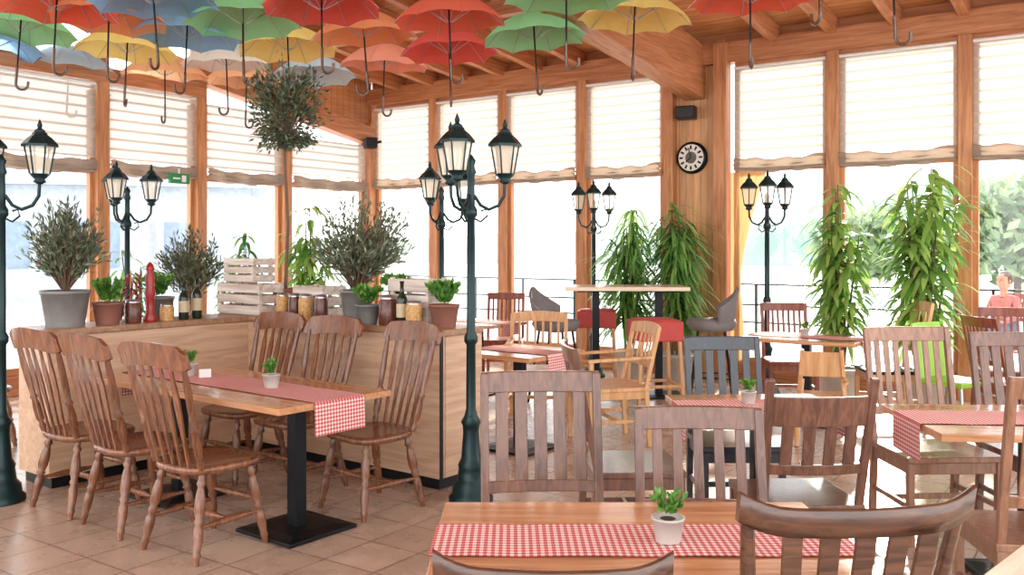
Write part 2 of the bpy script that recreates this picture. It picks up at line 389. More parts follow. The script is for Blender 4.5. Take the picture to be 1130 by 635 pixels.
# ------------------------------------------------------------ furniture meshes
LEG=[(0,.017),(.08,.016),(.12,.025),(.16,.016),(.2,.02),(.3,.027),(.42,.028),(.5,.018),(.53,.026),(.57,.017),(.62,.024),(.72,.026),(.86,.018),(.9,.022),(.94,.016),(1,.015)]
STR=[(0,.009),(.2,.012),(.4,.019),(.5,.016),(.6,.019),(.8,.012),(1,.009)]
def windsor():
    mb=MB(); rings=[]
    for k,z in ((.90,.418),(.98,.426),(1.0,.44),(.99,.455),(.95,.462),(.8,.452),(.4,.446),(.02,.446)):
        r=[]
        for i in range(28):
            t=2*math.pi*i/28; c,s=math.cos(t),math.sin(t)
            x=.235*math.copysign(abs(c)**.65,c); y=.225*math.copysign(abs(s)**.65,s); x*=1+.10*y/.225
            r.append(V((x*k,y*k,z)))
        rings.append(r)
    mb.loft(rings,WIND)
    ft={}
    for sx in (-1,1):
        for sy in (-1,1):
            t=V((sx*.155,sy*.145,.43)); f=V((sx*.215,sy*.205 - (.02 if sy<0 else 0),0)); ft[(sx,sy)]=(t,f)
            mb.turned(t,f,LEG,WIND)
        p=ft[(sx,-1)][0].lerp(ft[(sx,-1)][1],.6); q=ft[(sx,1)][0].lerp(ft[(sx,1)][1],.6); mb.turned(p,q,STR,WIND,8)
    l=lambda sx: ft[(sx,-1)][0].lerp(ft[(sx,-1)][1],.6).lerp(ft[(sx,1)][0].lerp(ft[(sx,1)][1],.6),.5)
    mb.turned(l(-1),l(1),STR,WIND,8)
    p=ft[(-1,1)][0].lerp(ft[(-1,1)][1],.45); q=ft[(1,1)][0].lerp(ft[(1,1)][1],.45); mb.turned(p,q,STR,WIND,8)
    PP=[(0,.014),(.06,.02),(.1,.013),(.14,.022),(.25,.024),(.36,.016),(.39,.023),(.42,.015),(.6,.019),(.8,.018),(.92,.014),(1,.013)]
    for sx in (-1,1): mb.turned((sx*.185,-.17,.45),(sx*.228,-.305,.985),PP,WIND)
    for k in range(-2,3):
        p0=V((k*.062,-.195,.45)); p1=V((k*.078,-.335+abs(k)*.004,.985)); rings=[]
        for t,w,th in ((0,.014,.014),(.15,.014,.014),(.3,.02,.012),(.55,.042,.010),(.7,.046,.010),(.78,.036,.010),(.86,.022,.011),(1,.018,.012)):
            c=p0.lerp(p1,t); rings.append([c+V((-w/2,-th/2,0)),c+V((w/2,-th/2,0)),c+V((w/2,th/2,0)),c+V((-w/2,th/2,0))])
        mb.loft(rings,WIND,smooth=False)
    rings=[]; n=20
    for i in range(n+1):
        u=-1+2*i/n; x=.27*u; y=-.335+.035*u*u
        zt=1.065+.022*math.cos(u*math.pi*.5)-(.03*max(0,abs(u)-.8)/.2); zb=.965+.012*math.cos(u*3.1)+(-.006+.02*max(0,abs(u)-.85)/.15)
        th=.012
        rings.append([V((x,y+th+.0,zb)),V((x,y-th,zb)),V((x,y-th-.022,zt)),V((x,y+th-.022,zt))])
    mb.loft(rings,WIND,smooth=False)
    return mb.mesh("windsor_dining_chair")
def slatchair(name,mat,w=.44,d=.42,h=1.03,ns=5,sw=.045,seatmat=None,arch=0.0,sh=.46,toprail=.075,arms=False,low=.60,tip=0.0):
    mb=MB(); hw=w/2;hd=d/2; L=.036
    def bp(z):
        return -hd+.01-( (z-sh)/(h-sh)*.11 if z>sh else (sh-z)/sh*.03)
    for sx in (-1,1):
        mb.beam((sx*hw,bp(0),0),(sx*hw,bp(sh),sh),L,L,mat); mb.beam((sx*hw,bp(sh),sh-.005),(sx*(hw+tip*.15),bp(h+tip),h+tip),L*.9,L*.85,mat)
        mb.beam((sx*hw,hd,0),(sx*hw,hd,sh-.03 if not arms else sh+.2),L,L,mat)
        mb.box((sx*hw,0,sh-.06),(.02,d,.06),mat); mb.box((sx*hw,0,.2),(.018,d,.03),mat)
        if arms: mb.beam((sx*hw,hd+.03,sh+.21),(sx*hw,bp(sh+.23),sh+.23),.05,.022,mat)
    mb.box((0,hd,sh-.06),(w,.02,.06),mat); mb.box((0,bp(sh),sh-.06),(w,.02,.06),mat); mb.box((0,0,.2),(w,.02,.03),mat)
    mb.box((0,.005,sh-.014),(w+.045,d+.035,.03),seatmat or mat)
    def rail(z0,z1,ar,mt):
        rings=[];n=14
        for i in range(n+1):
            u=-1+2*i/n; x=(hw+(.012 if tip==0 else -.005))*u; c=1-u*u; y0=bp(z0)-.03*c;y1=bp(z1)-.03*c
            rings.append([V((x,y0+.011,z0+ar*c*.4)),V((x,y0-.011,z0+ar*c*.4)),V((x,y1-.011,z1+ar*c)),V((x,y1+.011,z1+ar*c))])
        mb.loft(rings,mt,smooth=False)
    rail(h-toprail,h-.004+.01,arch,mat); rail(low,low+.045,0,mat)
    for k in range(ns):
        u=(-1+2*(k+.5)/ns)*.94; x=u*hw*.92; c=1-(x/hw)**2
        mb.beam((x,bp(low+.02)-.03*c,low+.02),(x,bp(h-toprail+.02)-.03*c,h-toprail+.02),sw,.012,mat)
    return mb.mesh(name)
def curvedchair():
    mb=MB(); mat=CURV
    for sx in (-1,1):
        mb.tube([(sx*.21,-.22,0),(sx*.205,-.20,.3),(sx*.205,-.2,.46),(sx*.225,-.25,.75),(sx*.245,-.30,.95)],[.016,.019,.02,.018,.015],mat,8)
        mb.turned((sx*.19,.19,.43),(sx*.21,.21,0),LEG,mat)
        mb.beam((sx*.205,-.2,.2),(sx*.2,.2,.2),.02,.03,mat)
    mb.beam((-.2,0,.2),(.2,0,.2),.02,.03,mat,side=(0,1,0))
    rings=[]
    for k,z in ((.95,.42),(1,.43),(1,.45),(.95,.46),(.5,.45),(.02,.448)):
        r=[]
        for i in range(24):
            t=2*math.pi*i/24; c,s=math.cos(t),math.sin(t)
            r.append(V((.235*math.copysign(abs(c)**.6,c)*k,.225*math.copysign(abs(s)**.6,s)*k,z)))
        rings.append(r)
    mb.loft(rings,mat)
    for (hw,z0,z1,up) in ((.268,.895,.962,.03),(.235,.60,.645,0)):
        rings=[];n=20
        for i in range(n+1):
            u=-1+2*i/n; c=1-u*u; yb=-.30 if z0>.7 else -.225
            y=yb-.05*c; e=max(0,abs(u)-.6)/.4; e=e*e
            zz0=z0+up*e*.9; zz1=z1+up*e
            rings.append([V((hw*u,y+.012,zz0)),V((hw*u,y-.010,zz0)),V((hw*u,y-.026,zz1-.006)),V((hw*u,y-.018,zz1)),V((hw*u,y-.004,zz1-.004))])
        mb.loft(rings,mat,smooth=True)
    for k in range(-2,3):
        x=k*.078; c=1-(x/.25)**2
        mb.beam((x*.9,-.235-.05*c,.63),(x,-.30-.055*c,.91),.042,.012,mat)
    return mb.mesh("curved_back_dining_chair")
WM=windsor()
SLW=slatchair("slat_back_chair",WALN,ns=5,h=1.05,sw=.05)
SLW2=slatchair("slat_back_chair",WALN,w=.43,ns=5,h=.96,sw=.035)
SLG=slatchair("slat_back_chair",WALN,w=.41,ns=4,h=.93,toprail=.12,sw=.05,tip=.08)
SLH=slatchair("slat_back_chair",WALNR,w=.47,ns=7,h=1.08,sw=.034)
SLD=slatchair("slat_back_chair",DARK,w=.42,ns=5,h=1.0,sw=.045)
SLM=slatchair("slat_back_chair",MAHO,w=.42,ns=7,h=.98,sw=.025)
CCM=curvedchair()
def face(d): return math.atan2(d[1],d[0])-math.pi/2
def chair(me,name,x,y,d,bev=.004,s=1.0): return put(me,name,(x,y,0),face(d),bev,s)
R1=V((-1.142,4.44,0))
for e1,rj in ((.50,.06),(1.14,-.04),(1.72,.03)):
    p=R1+E1*e1-E2*.07; put(WM,"windsor_dining_chair",p,face(E2)+rj)
for e1,rj in ((.34,-.12),(1.02,.03),(1.60,.0)):
    p=R1+E1*e1+E2*.93; put(WM,"windsor_dining_chair",p,face(-E2)+rj)
put(WM,"windsor_dining_chair",(-4.15,7.0,0),face((.6,.8)))
def table(name,l,w,mat,x,y,rz,bases,h=.75,th=.034,plate=.46):
    mb=MB(); mb.box((0,0,h-th/2),(l,w,th),mat)
    for bx in bases:
        mb.box((bx,0,.012),(plate,plate,.02),BLACK); mb.box((bx,0,.027),(plate*.9,plate*.9,.01),BLACK,taper=.7)
        mb.box((bx,0,h/2),(.075,.075,h-th-.02),BLACK); mb.box((bx,0,h-th-.01),(min(.4,l*.6),.3,.02),BLACK)
    return put(mb,name,(x,y,0),rz,.004)
def runner(l,w,x,y,z,rz,hang0=.0,hang1=.18,off=0.0):
    pts=[]
    def ad(s,px,pz): pts.append((s,px,pz))
    s=0
    if hang0>0:
        ad(0,-l/2-.006,z-hang0); ad(hang0-.01,-l/2-.006,z-.012); s=hang0
    n=10
    for i in range(n+1): ad(s+l*i/n,-l/2+l*i/n,z+.004+.0015*math.sin(i*2.2))
    s+=l
    if hang1>0: ad(s+.01,l/2+.006,z-.012); ad(s+hang1,l/2+.012,z-hang1)
    vs=[];fs=[]
    for (a,px,pz) in pts: vs+=[(px,-w/2+off,pz),(px,w/2+off,pz)]
    for i in range(len(pts)-1): fs.append((2*i,2*i+2,2*i+3,2*i+1))
    me=bpy.data.meshes.new("table_runner"); me.from_pydata(vs,[],fs); me.materials.append(GING)
    uv=me.uv_layers.new(name="UVMap")
    for f in me.polygons:
        for li in f.loop_indices:
            vi=me.loops[li].vertex_index; uv.data[li].uv=(pts[vi//2][0],(vi%2)*w)
    return put(me,"table_runner",(x,y,0),rz)
TC=R1+E2*.383+E1*.92
table("dining_table",1.84,.766,TABLE,TC.x,TC.y,PA,(.58,-.55)); runner(1.85,.34,TC.x,TC.y,.75,PA,.15,.17)
table("dining_table",1.12,.75,TABLE,.35,2.46,.0,(0,),plate=.5); runner(1.13,.27,.35,2.46,.75,0,.0,.0)
table("dining_table",.8,.7,TABLE,1.24,4.55,.05,(0,)); runner(.81,.3,1.24,4.55,.75,.05,.15,.15)
table("dining_table",1.1,.75,TABLE,2.4,4.2,-.06,(0,)); runner(1.11,.34,2.4,4.2,.75,-.06,.17,.15)
table("cream_table",.75,.75,TABLEL,1.62,2.15,math.radians(45),(0,))
table("dining_table",.72,.72,TABLE,.06,6.95,PA,(0,)); runner(.73,.3,.06,6.95,.75,PA,.0,.16)
table("dining_table",1.0,.7,TABLE,2.6,8.0,RA,(0,)); runner(1.01,.3,2.6,8.0,.75,RA,.0,.1)
table("dining_table",.8,.7,TABLE,-.35,9.6,RA,(0,)); runner(.81,.3,-.35,9.6,.75,RA,.12,.12)
table("dining_table",.9,.7,TABLE,4.75,7.2,RA,(0,))
chair(SLW,"slat_back_chair",.13,3.26,(.06,-1)); chair(SLW2,"slat_back_chair",.66,2.98,(-.05,-1))
chair(SLG,"slat_back_chair",1.25,4.02,(-.05,1)); chair(SLD,"slat_back_chair",1.26,5.14,(0,-1))
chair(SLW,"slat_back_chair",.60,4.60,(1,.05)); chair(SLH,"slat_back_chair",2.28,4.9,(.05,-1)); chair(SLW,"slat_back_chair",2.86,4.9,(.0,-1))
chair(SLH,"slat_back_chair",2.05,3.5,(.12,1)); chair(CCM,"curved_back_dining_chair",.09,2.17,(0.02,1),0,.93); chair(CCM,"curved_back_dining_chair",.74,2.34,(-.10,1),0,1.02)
chair(SLM,"slat_back_chair",2.68,8.75,(-.1,-1)); chair(SLM,"slat_back_chair",4.42,8.05,(-.4,-1)); chair(SLM,"slat_back_chair",4.05,7.3,(.8,.1))
chair(SLM,"slat_back_chair",-.1,10.7,(-.1,-1)); chair(SLM,"slat_back_chair",-.6,8.9,(.5,.7))
LCH=slatchair("side_chair",LIGHTW,w=.42,ns=3,h=1.05,sw=.04,seatmat=BLACK)
chair(LCH,"side_chair",3.36,8.1,(-1,.1))
LAC=slatchair("beech_armchair",LIGHTW,w=.5,d=.46,ns=6,h=.92,sw=.022,arms=True,arch=.02)
chair(LAC,"beech_armchair",.76,7.2,(-.95,-.25)); chair(LAC,"beech_armchair",.22,8.1,(-.1,-1))
mb=MB()
for sx in (-1,1):
    mb.beam((sx*.2,-.2,0),(sx*.15,-.12,.72),.03,.04,LIGHTW); mb.beam((sx*.2,.22,0),(sx*.15,.02,.5),.03,.04,LIGHTW)
    mb.beam((sx*.16,-.15,.5),(sx*.17,.18,.5),.03,.02,LIGHTW)
mb.box((0,0,.38),(.32,.26,.02),LIGHTW); mb.box((0,-.14,.6),(.3,.02,.2),LIGHTW); mb.box((0,.13,.16),(.38,.06,.02),LIGHTW)
put(mb,"wooden_high_chair",(2.45,7.15,0),face((-.3,-1)),.004)
mb=MB()
rings=[]
for i in range(9):
    t=i/8; z=.42+.48*t; y=-.2-.1*t; hw=.22-.03*t
    rings.append([V((hw*u,y+.04*u*u,z)) for u in (-1,-.6,-.2,.2,.6,1)]+[V((hw*u,y+.04*u*u-.02,z)) for u in (1,.6,.2,-.2,-.6,-1)])
mb.loft(rings,LIME); mb.box((0,0,.43),(.44,.42,.035),LIME)
for sx in (-1,1):
    for sy in (-1,1): mb.cyl((sx*.18,sy*.18,.42),(sx*.22,sy*.22,0),.015,STEEL)
put(mb,"lime_chair",(3.66,7.5,0),face((.5,-.85)),.006)
table("bar_table",1.25,.62,TABLEL,1.17,9.4,-.03,(-.3,.35),h=1.14,th=.04)
def stool():
    mb=MB(); mb.box((0,0,.72),(.40,.38,.17),REDF); mb.box((0,0,.81),(.36,.34,.02),REDF,taper=.92)
    for sx in (-1,1):
        for sy in (-1,1): mb.beam((sx*.17,sy*.16,.64),(sx*.20,sy*.19,0),.035,.035,LIGHTW)
        mb.box((sx*.19,0,.25),(.022,.36,.03),LIGHTW); mb.box((0,sx*.18,.25),(.38,.022,.03),LIGHTW)
    return mb.mesh("red_bar_stool")
ST=stool()
put(ST,"red_bar_stool",(1.33,8.45,0),.15,.012,1.07); put(ST,"red_bar_stool",(.93,9.95,0),-.1,.012,1.05)
def shell():
    mb=MB(); rings=[]
    for i in range(10):
        t=i/9; R=.22+.05*t; th=.025
        outer=[];inner=[]
        for k in range(13):
            a=math.radians(195+150*k/12)
            cut=1-.55*abs(k-6)/6
            zz=.74+.36*t*cut
            outer.append(V((R*math.cos(a)*1.05,R*math.sin(a)*.95,zz))); inner.append(V(((R-th)*math.cos(a)*1.05,(R-th)*math.sin(a)*.95,zz)))
        rings.append(outer+inner[::-1])
    mb.loft(rings,GREYF)
    mb.lathe([(.05,.66),(.2,.68),(.235,.74),(.22,.78),(.02,.785)],GREYF)
    for sx in (-1,1):
        for sy in (-1,1): mb.cyl((sx*.12,sy*.12,.68),(sx*.2,sy*.2,0),.012,BLACK)
        mb.cyl((sx*.17,-.17,.25),(sx*.17,.17,.25),.008,BLACK)
        mb.cyl((-.17,sx*.17,.25),(.17,sx*.17,.25),.008,BLACK)
    return mb.mesh("grey_shell_bar_chair")
SH=shell(); put(SH,"grey_shell_bar_chair",(.44,9.1,0),face((1,-.5)),0,1.04); put(SH,"grey_shell_bar_chair",(1.98,9.0,0),face((-1,.2)),0,1.06)

# ------------------------------------------------------------ planter wall
NN=V((-.458,5.72,0)); AL=1.97; TH=.42; HP=1.018; BL=1.5
def PL(m,n,z=0): return NN+E1*m+E2*n+V((0,0,z))
mb=MB()
mb.box((-(AL+TH)/2,TH/2,.04+.0),(AL+TH-.06,TH-.06,.08),BLACK)
mb.box((-(AL+TH)/2,TH/2,.525),(AL+TH,TH,.90),OAK)
mb.box((-(AL+TH)/2,TH/2,HP-.02),(AL+TH+.02,TH+.02,.04),OAKTOP)
mb.box((-(AL+TH/2),-BL/2,.04),(TH-.06,BL-.06,.08),BLACK)
mb.box((-(AL+TH/2),-BL/2,.525),(TH,BL,.90),OAKY)
mb.box((-(AL+TH/2),-BL/2-.01,HP-.02),(TH+.02,BL,.04),OAKTOP)
mb.box((.003,TH/2+.02,.525),(.008,TH-.06,.895),OAKY)
mb.box((.003,.015,.525),(.009,.03,.9),BLACK)
put(mb,"planter_partition",NN,PA,.003)

# ------------------------------------------------------------ street lamps
def lampmesh():
    mb=MB()
    mb.lathe([(.135,0),(.135,.03),(.115,.05),(.11,.10),(.085,.13),(.075,.2),(.08,.22),(.06,.26),(.048,.42),(.052,.46),(.062,.48),(.04,.52),(.03,.56),(.028,.95),(.042,.97),(.042,1.0),(.027,1.03),(.024,1.72),(.04,1.74),(.04,1.77),(.025,1.8),(.022,1.98),(.032,2.0),(.02,2.04),(.03,2.07),(.004,2.11)],TEAL,n=14)
    for ang in (10,130,250):
        a=math.radians(ang); d=V((math.cos(a),math.sin(a),0)); Z=V((0,0,1))
        mb.tube([d*.02+Z*1.86,d*.06+Z*1.80,d*.11+Z*1.775,d*.17+Z*1.80,d*.205+Z*1.86,d*.21+Z*1.95],.011,TEAL)
        mb.tube([d*.02+Z*1.72,d*.06+Z*1.70,d*.10+Z*1.735,d*.09+Z*1.775,d*.06+Z*1.765],.007,TEAL)
        c=d*.21
        mb.lathe([(.012,1.93),(.04,1.945),(.03,1.96),(.055,1.985),(.06,1.995)],TEAL,c,8)
        def hexr(r,z): return [c+V((r*math.cos(math.pi*i/3+a),r*math.sin(math.pi*i/3+a),z)) for i in range(6)]
        mb.loft([hexr(.052,1.995),hexr(.082,2.165)],LG,True,False)
        lo=hexr(.056,1.995);hi=hexr(.086,2.165)
        for p,q in zip(lo,hi): mb.cyl(p,q,.0055,TEAL,n=5)
        mb.loft([hexr(.105,2.16),hexr(.105,2.175),hexr(.07,2.215),hexr(.045,2.235),hexr(.04,2.25)],TEAL,True,False)
        mb.lathe([(.03,2.25),(.034,2.26),(.012,2.275),(.016,2.295),(.003,2.33)],TEAL,c,8)
    return mb.mesh("lantern_street_lamp")
LM=lampmesh()
for x,y,r in ((-.25,5.52,0),(-3.1,5.5,.15),(-3.6,8.48,.3),(-.66,8.48,-.1),(.97,10.75,.25),(2.66,9.45,.1)):
    put(LM,"lantern_street_lamp",(x,y,0),r)

# ------------------------------------------------------------ plants
def rnd(a,b): return random.uniform(a,b)
def pot(mb,r0,r1,h,mat,z=0):
    mb.lathe([(r0,z),(r1,z+h*.9),(r1*1.06,z+h*.91),(r1*1.06,z+h),(r1*.92,z+h),(r1*.9,z+h*.93),(.01,z+h*.92)],mat,n=20)
    mb.lathe([(r1*.9,z+h*.9),(.01,z+h*.94)],SOIL,n=16)
def bush(mb,base,top,rad,n,leaf,ll=.05,lw=.012,lean=(0,0),per=26):
    base=V(base)
    for i in range(n):
        a=rnd(0,6.28); rr=rad*math.sqrt(rnd(0,1)); h=(top-base.z)*rnd(.45,1)*(1-.35*(rr/rad)**2)
        tip=base+V((rr*math.cos(a)+lean[0]*h,rr*math.sin(a)+lean[1]*h,h))
        mid=base.lerp(tip,.5)+V((rnd(-.03,.03),rnd(-.03,.03),.04))
        pts=[base,mid,tip]; mb.tube(pts,[.006,.004,.002],BARK,4)
        for k in range(per):
            t=rnd(.3,1.0); p=(base.lerp(mid,t*2) if t<.5 else mid.lerp(tip,t*2-1)); p=p+V((rnd(-1,1),rnd(-1,1),rnd(-1,1)))*.035
            d=(tip-mid).normalized()+V((rnd(-1,1),rnd(-1,1),rnd(-.5,1)))
            mb.leaf(p,d,ll*rnd(.7,1.2),lw,leaf)
def olive(x,y,z,h,rad,potr,poth,potmat,n,leaf=OLIVE,lean=(0,0),name="potted_olive_bush"):
    mb=MB(); pot(mb,potr*.8,potr,poth,potmat); bush(mb,(0,0,poth*.9),h,rad,n,leaf,.06,.015,lean)
    put(mb,name,(x,y,z))
p=PL(AL+.2,-1.3); olive(p.x,p.y,HP,.90,.27,.15,.24,ZINC,95,OLIVE)
p=PL(.98,.2); olive(p.x,p.y,HP,.94,.36,.115,.22,ZINC,115,OLIVE,(.12,0))
mb=MB(); pot(mb,.16,.2,.45,ZINC); mb.tube([(0,0,.4),(.01,0,.8),(0,0,1.1)],[.02,.016,.012],BARK,6); bush(mb,(0,0,1.05),1.75,.3,75,OLIVED,.06,.016); put(mb,"potted_olive_bush",(-2.8,7.9,0))
mb=MB(); pot(mb,.08,.10,.2,TERRA); mb.tube([(0,0,.2),(.02,0,.7),(-.01,.01,1.2),(0,0,1.5)],[.016,.013,.012,.01],BARK,6)
cen=V((0,0,1.62))
for i in range(95):
    d=V((rnd(-1,1),rnd(-1,1),rnd(-1,1))).normalized(); tip=cen+V((d.x*.28,d.y*.28,d.z*.38))*rnd(.6,1.14)
    st=V((0,0,1.35)); mid=st.lerp(tip,.5)
    mb.tube([st,mid,tip],[.005,.004,.002],BARK,4)
    for k in range(28):
        q=mid.lerp(tip,rnd(0,1.05))+V((rnd(-1,1),rnd(-1,1),rnd(-1,1)))*.05
        mb.leaf(q,d+V((rnd(-1,1),rnd(-1,1),rnd(-.6,1))),.055,.018,OLIVED)
p=PL(AL-.05,.31); put(mb,"topiary_olive_tree",(p.x,p.y,HP))
def herb(p,z,s=1.0,potmat=TERRA,name="potted_herb",n=18):
    mb=MB(); pot(mb,.05*s,.065*s,.10*s,potmat)
    for i in range(n):
        a=rnd(0,6.28);d=V((math.cos(a)*rnd(.2,.9),math.sin(a)*rnd(.2,.9),1))
        b0=V((0,0,.09*s))
        for k in range(12):
            q=b0+d.normalized()*rnd(.02,.11)*s; mb.leaf(q,d+V((rnd(-1,1),rnd(-1,1),rnd(-.3,.6))),.032*s,.02*s,HERB)
    put(mb,name,(p[0],p[1],z))
def crate(p,z,l=.42,w=.28,h=.24,rz=0.0):
    mb=MB(); n=3
    for k in range(n):
        zz=h*(k+.5)/n; hh=h/n*.78
        for sy in (-1,1): mb.box((0,sy*w/2,zz),(l,.012,hh),WHITEW)
        for sx in (-1,1): mb.box((sx*(l/2-.006),0,zz),(.012,w-.012,hh),WHITEW)
    for sx in (-1,1):
        for sy in (-1,1): mb.box((sx*(l/2-.025),sy*(w/2-.018),h/2),(.03,.024,h),WHITEW)
    for k in range(4): mb.box((0,-w/2+w*(k+.5)/4,.008),(l-.02,w/4*.8,.012),WHITEW)
    put(mb,"whitewashed_crate",(p[0],p[1],z),rz,.002)
def bottle(p,z,h=.30,mat=BOTT,r=.037):
    mb=MB(); mb.lathe([(r*.9,0),(r,.01),(r,h*.58),(r*.8,h*.66),(r*.36,h*.76),(r*.34,h*.95),(r*.42,h*.96),(r*.42,h)],mat,n=14)
    mb.lathe([(r*1.01,h*.2),(r*1.01,h*.5)],M("bottle_label",(200,184,150),.6),n=14); put(mb,"wine_bottle",(p[0],p[1],z))
def jar(p,z,h=.2,r=.05,mat=PASTA):
    mb=MB(); mb.lathe([(r*.95,0),(r,.01),(r,h*.78),(r*.85,h*.86),(r*.85,h*.9)],mat,n=16); mb.lathe([(r*.9,h*.88),(r*.9,h),(r*.3,h*1.03)],STEEL,n=16)
    put(mb,"storage_jar",(p[0],p[1],z))
herb(PL(AL+.14,-1.04),HP,1.5,TERRA,n=30); jar(PL(AL+.1,-.88),HP,.16,.055,JAM)
mb=MB(); mb.lathe([(.045,0),(.05,.02),(.03,.06),(.028,.16),(.04,.2),(.03,.24),(.035,.3),(.022,.35),(.03,.37),(.022,.40),(.004,.42)],RED,n=16)
p=PL(AL+.12,-.74); put(mb,"pepper_mill",(p.x,p.y,HP))
mb=MB()
for k in range(26):
    a=k*2.4; q=V((.03*math.cos(a),.03*math.sin(a),.34-.011*k)); mb.tube([q,q+V((.03*math.cos(a),.03*math.sin(a),-.02)),q+V((.035*math.cos(a),.035*math.sin(a),-.07))],[.008,.009,.002],RED,5)
mb.cyl((0,0,0.0),(0,0,.36),.006,LIGHTW,n=6); mb.lathe([(.06,0),(.06,.015)],LIGHTW)
p=PL(AL+.27,-.80); put(mb,"chilli_string_stand",(p.x,p.y,HP))
jar(PL(AL+.1,-.62),HP,.12,.05,PASTA); bottle(PL(AL+.08,-.50),HP,.27); bottle(PL(AL+.1,-.38),HP,.3); herb(PL(AL+.32,-.55),HP,1.6,ZINC,n=26)
crate(PL(2.12,.125),HP,.54,.22,.25,PA); crate(PL(2.14,.13),HP+.252,.36,.2,.19,PA+.04)
crate(PL(1.48,.28),HP,.34,.22,.24,PA)
for m_,mt in ((1.66,PASTA),(1.52,JAM),(1.40,PASTA),(1.22,JAM)): jar(PL(m_,.08),HP,.18,.05,mt)
herb(PL(.76,.10),HP,1.3,ZINC,n=26); herb(PL(.70,.33),HP,1.6,TERRA)
crate(PL(.45,.28),HP,.38,.2,.32,PA); jar(PL(.55,.09),HP,.2,.065,JAM); bottle(PL(.41,.08),HP,.3,BOTT); jar(PL(.30,.08),HP,.17,.055,PASTA)
herb(PL(.14,.2),HP,1.5,TERRA,n=30)
def tp(x,y,z=.754,s=.6): herb((x,y),z,s,WHITEP,"small_potted_plant",14)
q=TC-E1*.35; tp(q.x,q.y+.02,s=.75); q=TC+E1*.45; tp(q.x,q.y,.754,.75)
tp(.42,2.44,.756,.66); tp(1.2,4.6); tp(2.5,4.25)
tp(2.6,8.05)
mb=MB(); mb.box((0,0,.025),(.07,.004,.05),WPAINT); mb.box((0,.01,.003),(.07,.03,.006),WPAINT)
q=TC+E1*.28; put(mb,"table_card",(q.x,q.y,.757),.3)

def bamboo(x,y,h,rad,n,leaf,stems=6,L=.26,w=.035,name="potted_dracaena",pr=.2):
    mb=MB(); pot(mb,pr*.8,pr,.35,WHITEP)
    for s_ in range(stems):
        a=rnd(0,6.28); r=rad*rnd(.1,.6); top=V((r*math.cos(a),r*math.sin(a),h*rnd(.7,1))); b0=V((.05*math.cos(a),.05*math.sin(a),.32))
        mid=b0.lerp(top,.5)+V((0,0,.08)); mb.tube([b0,mid,top],[.012,.01,.005],BARK,5)
        for k in range(n//stems):
            t=rnd(.22,1.02); q=b0.lerp(mid,t*2) if t<.5 else mid.lerp(top,t*2-1)
            aa=rnd(0,6.28); d=V((math.cos(aa),math.sin(aa),rnd(-.1,.9))); mb.longleaf(q,d,L*rnd(.7,1.25),w,leaf,rnd(1.0,2.2))
    put(mb,name,(x,y,0))
bamboo(3.22,8.95,2.2,.38,420,GREEN,8,.34,.05); bamboo(3.86,8.5,2.3,.62,640,GREEN,12,.38,.058)
bamboo(1.36,10.5,2.0,.3,680,GREEN2,9,.46,.032,"potted_dragon_tree"); bamboo(1.84,10.15,2.02,.3,680,GREEN2,9,.46,.032,"potted_dragon_tree")
bamboo(-2.3,10.4,2.0,.45,340,GREEN,8,.34,.05); bamboo(-2.9,9.8,1.7,.35,200,GREEN2,6,.3,.04)
bamboo(-3.9,9.4,1.5,.35,160,GREEN2,6,.3,.04)

# ------------------------------------------------------------ umbrellas
UC={'red':(240,120,96),'crim':(230,104,94),'green':(156,224,166),'yellow':(252,230,142),'blue':(142,190,230),'peach':(250,194,148),'white':(240,238,232),'sky':(194,218,234),'orange':(246,164,118),'salmon':(246,166,142)}
UM={}
def umesh(colname):
    if colname in UM: return UM[colname]
    mat=clothmat("umbrella_"+colname,UC[colname],0.72); mb=MB(); R=.50; n=32
    rings=[]
    for j in range(8):
        t=j/7; r=[]
        for i in range(n):
            a=2*math.pi*i/n; k=abs(math.sin(a*4))
            rr=R*t*(1-.075*k*t); z=.27*(1-t**2.0)+.03*k*t*t-.012*k*math.sin(math.pi*t)
            r.append(V((rr*math.cos(a)+1e-4*math.cos(a),rr*math.sin(a)+1e-4*math.sin(a),z)))
        rings.append(r)
    mb.loft(rings,mat,False,False)
    for i in range(8):
        a=math.pi*i/4; d=V((math.cos(a),math.sin(a),0)); Z=V((0,0,1))
        mb.tube([d*R*t+Z*(.27*(1-t*t)-.006) for t in (0.02,.33,.66,1)],.0035,STEEL,4)
        mb.cyl(d*.02+Z*.02,d*.27+Z*.18,.003,STEEL,n=4)
    mb.cyl((0,0,-.38),(0,0,.34),.008,BLACK,n=8); mb.cyl((0,0,-.44),(0,0,-.3),.012,CURV,n=8)
    pts=[V((0,0,-.42))]+[V((.05-.05*math.cos(t),0,-.46-.05*math.sin(t))) for t in [math.pi*k/8 for k in range(9)]]+[V((.1,0,-.43))]
    mb.tube(pts,.012,CURV,8); mb.cyl((0,0,.34),(0,0,1.25),.0025,STEEL,n=4)
    UM[colname]=mb.mesh("hanging_umbrella"); return UM[colname]
ul=[(62,14,'red'),(22,40,'green'),(-12,55,'blue'),(76,78,'sky'),(140,58,'yellow'),(206,44,'blue'),(268,28,'green'),(182,84,'peach'),(250,76,'white'),(318,58,'yellow'),(402,44,'orange'),(346,88,'sky'),(496,27,'red'),(496,60,'crim'),(424,75,'salmon'),(590,44,'green'),(700,27,'yellow'),(828,8,'red'),(272,93,'peach'),(625,2,'green'),(120,26,'orange'),(355,12,'crim'),(905,-60,'red'),(985,-30,'green'),(170,4,'blue')]
for px,py,cn in ul:
    Y=1930.0/(272-py); X=(px-565)/1000*Y
    o=put(umesh(cn),"hanging_umbrella",(X,Y,3.48+rnd(-.02,.02)),rnd(0,6.28)); o.rotation_euler=(rnd(-.08,.08),rnd(-.08,.08),rnd(0,6.28))

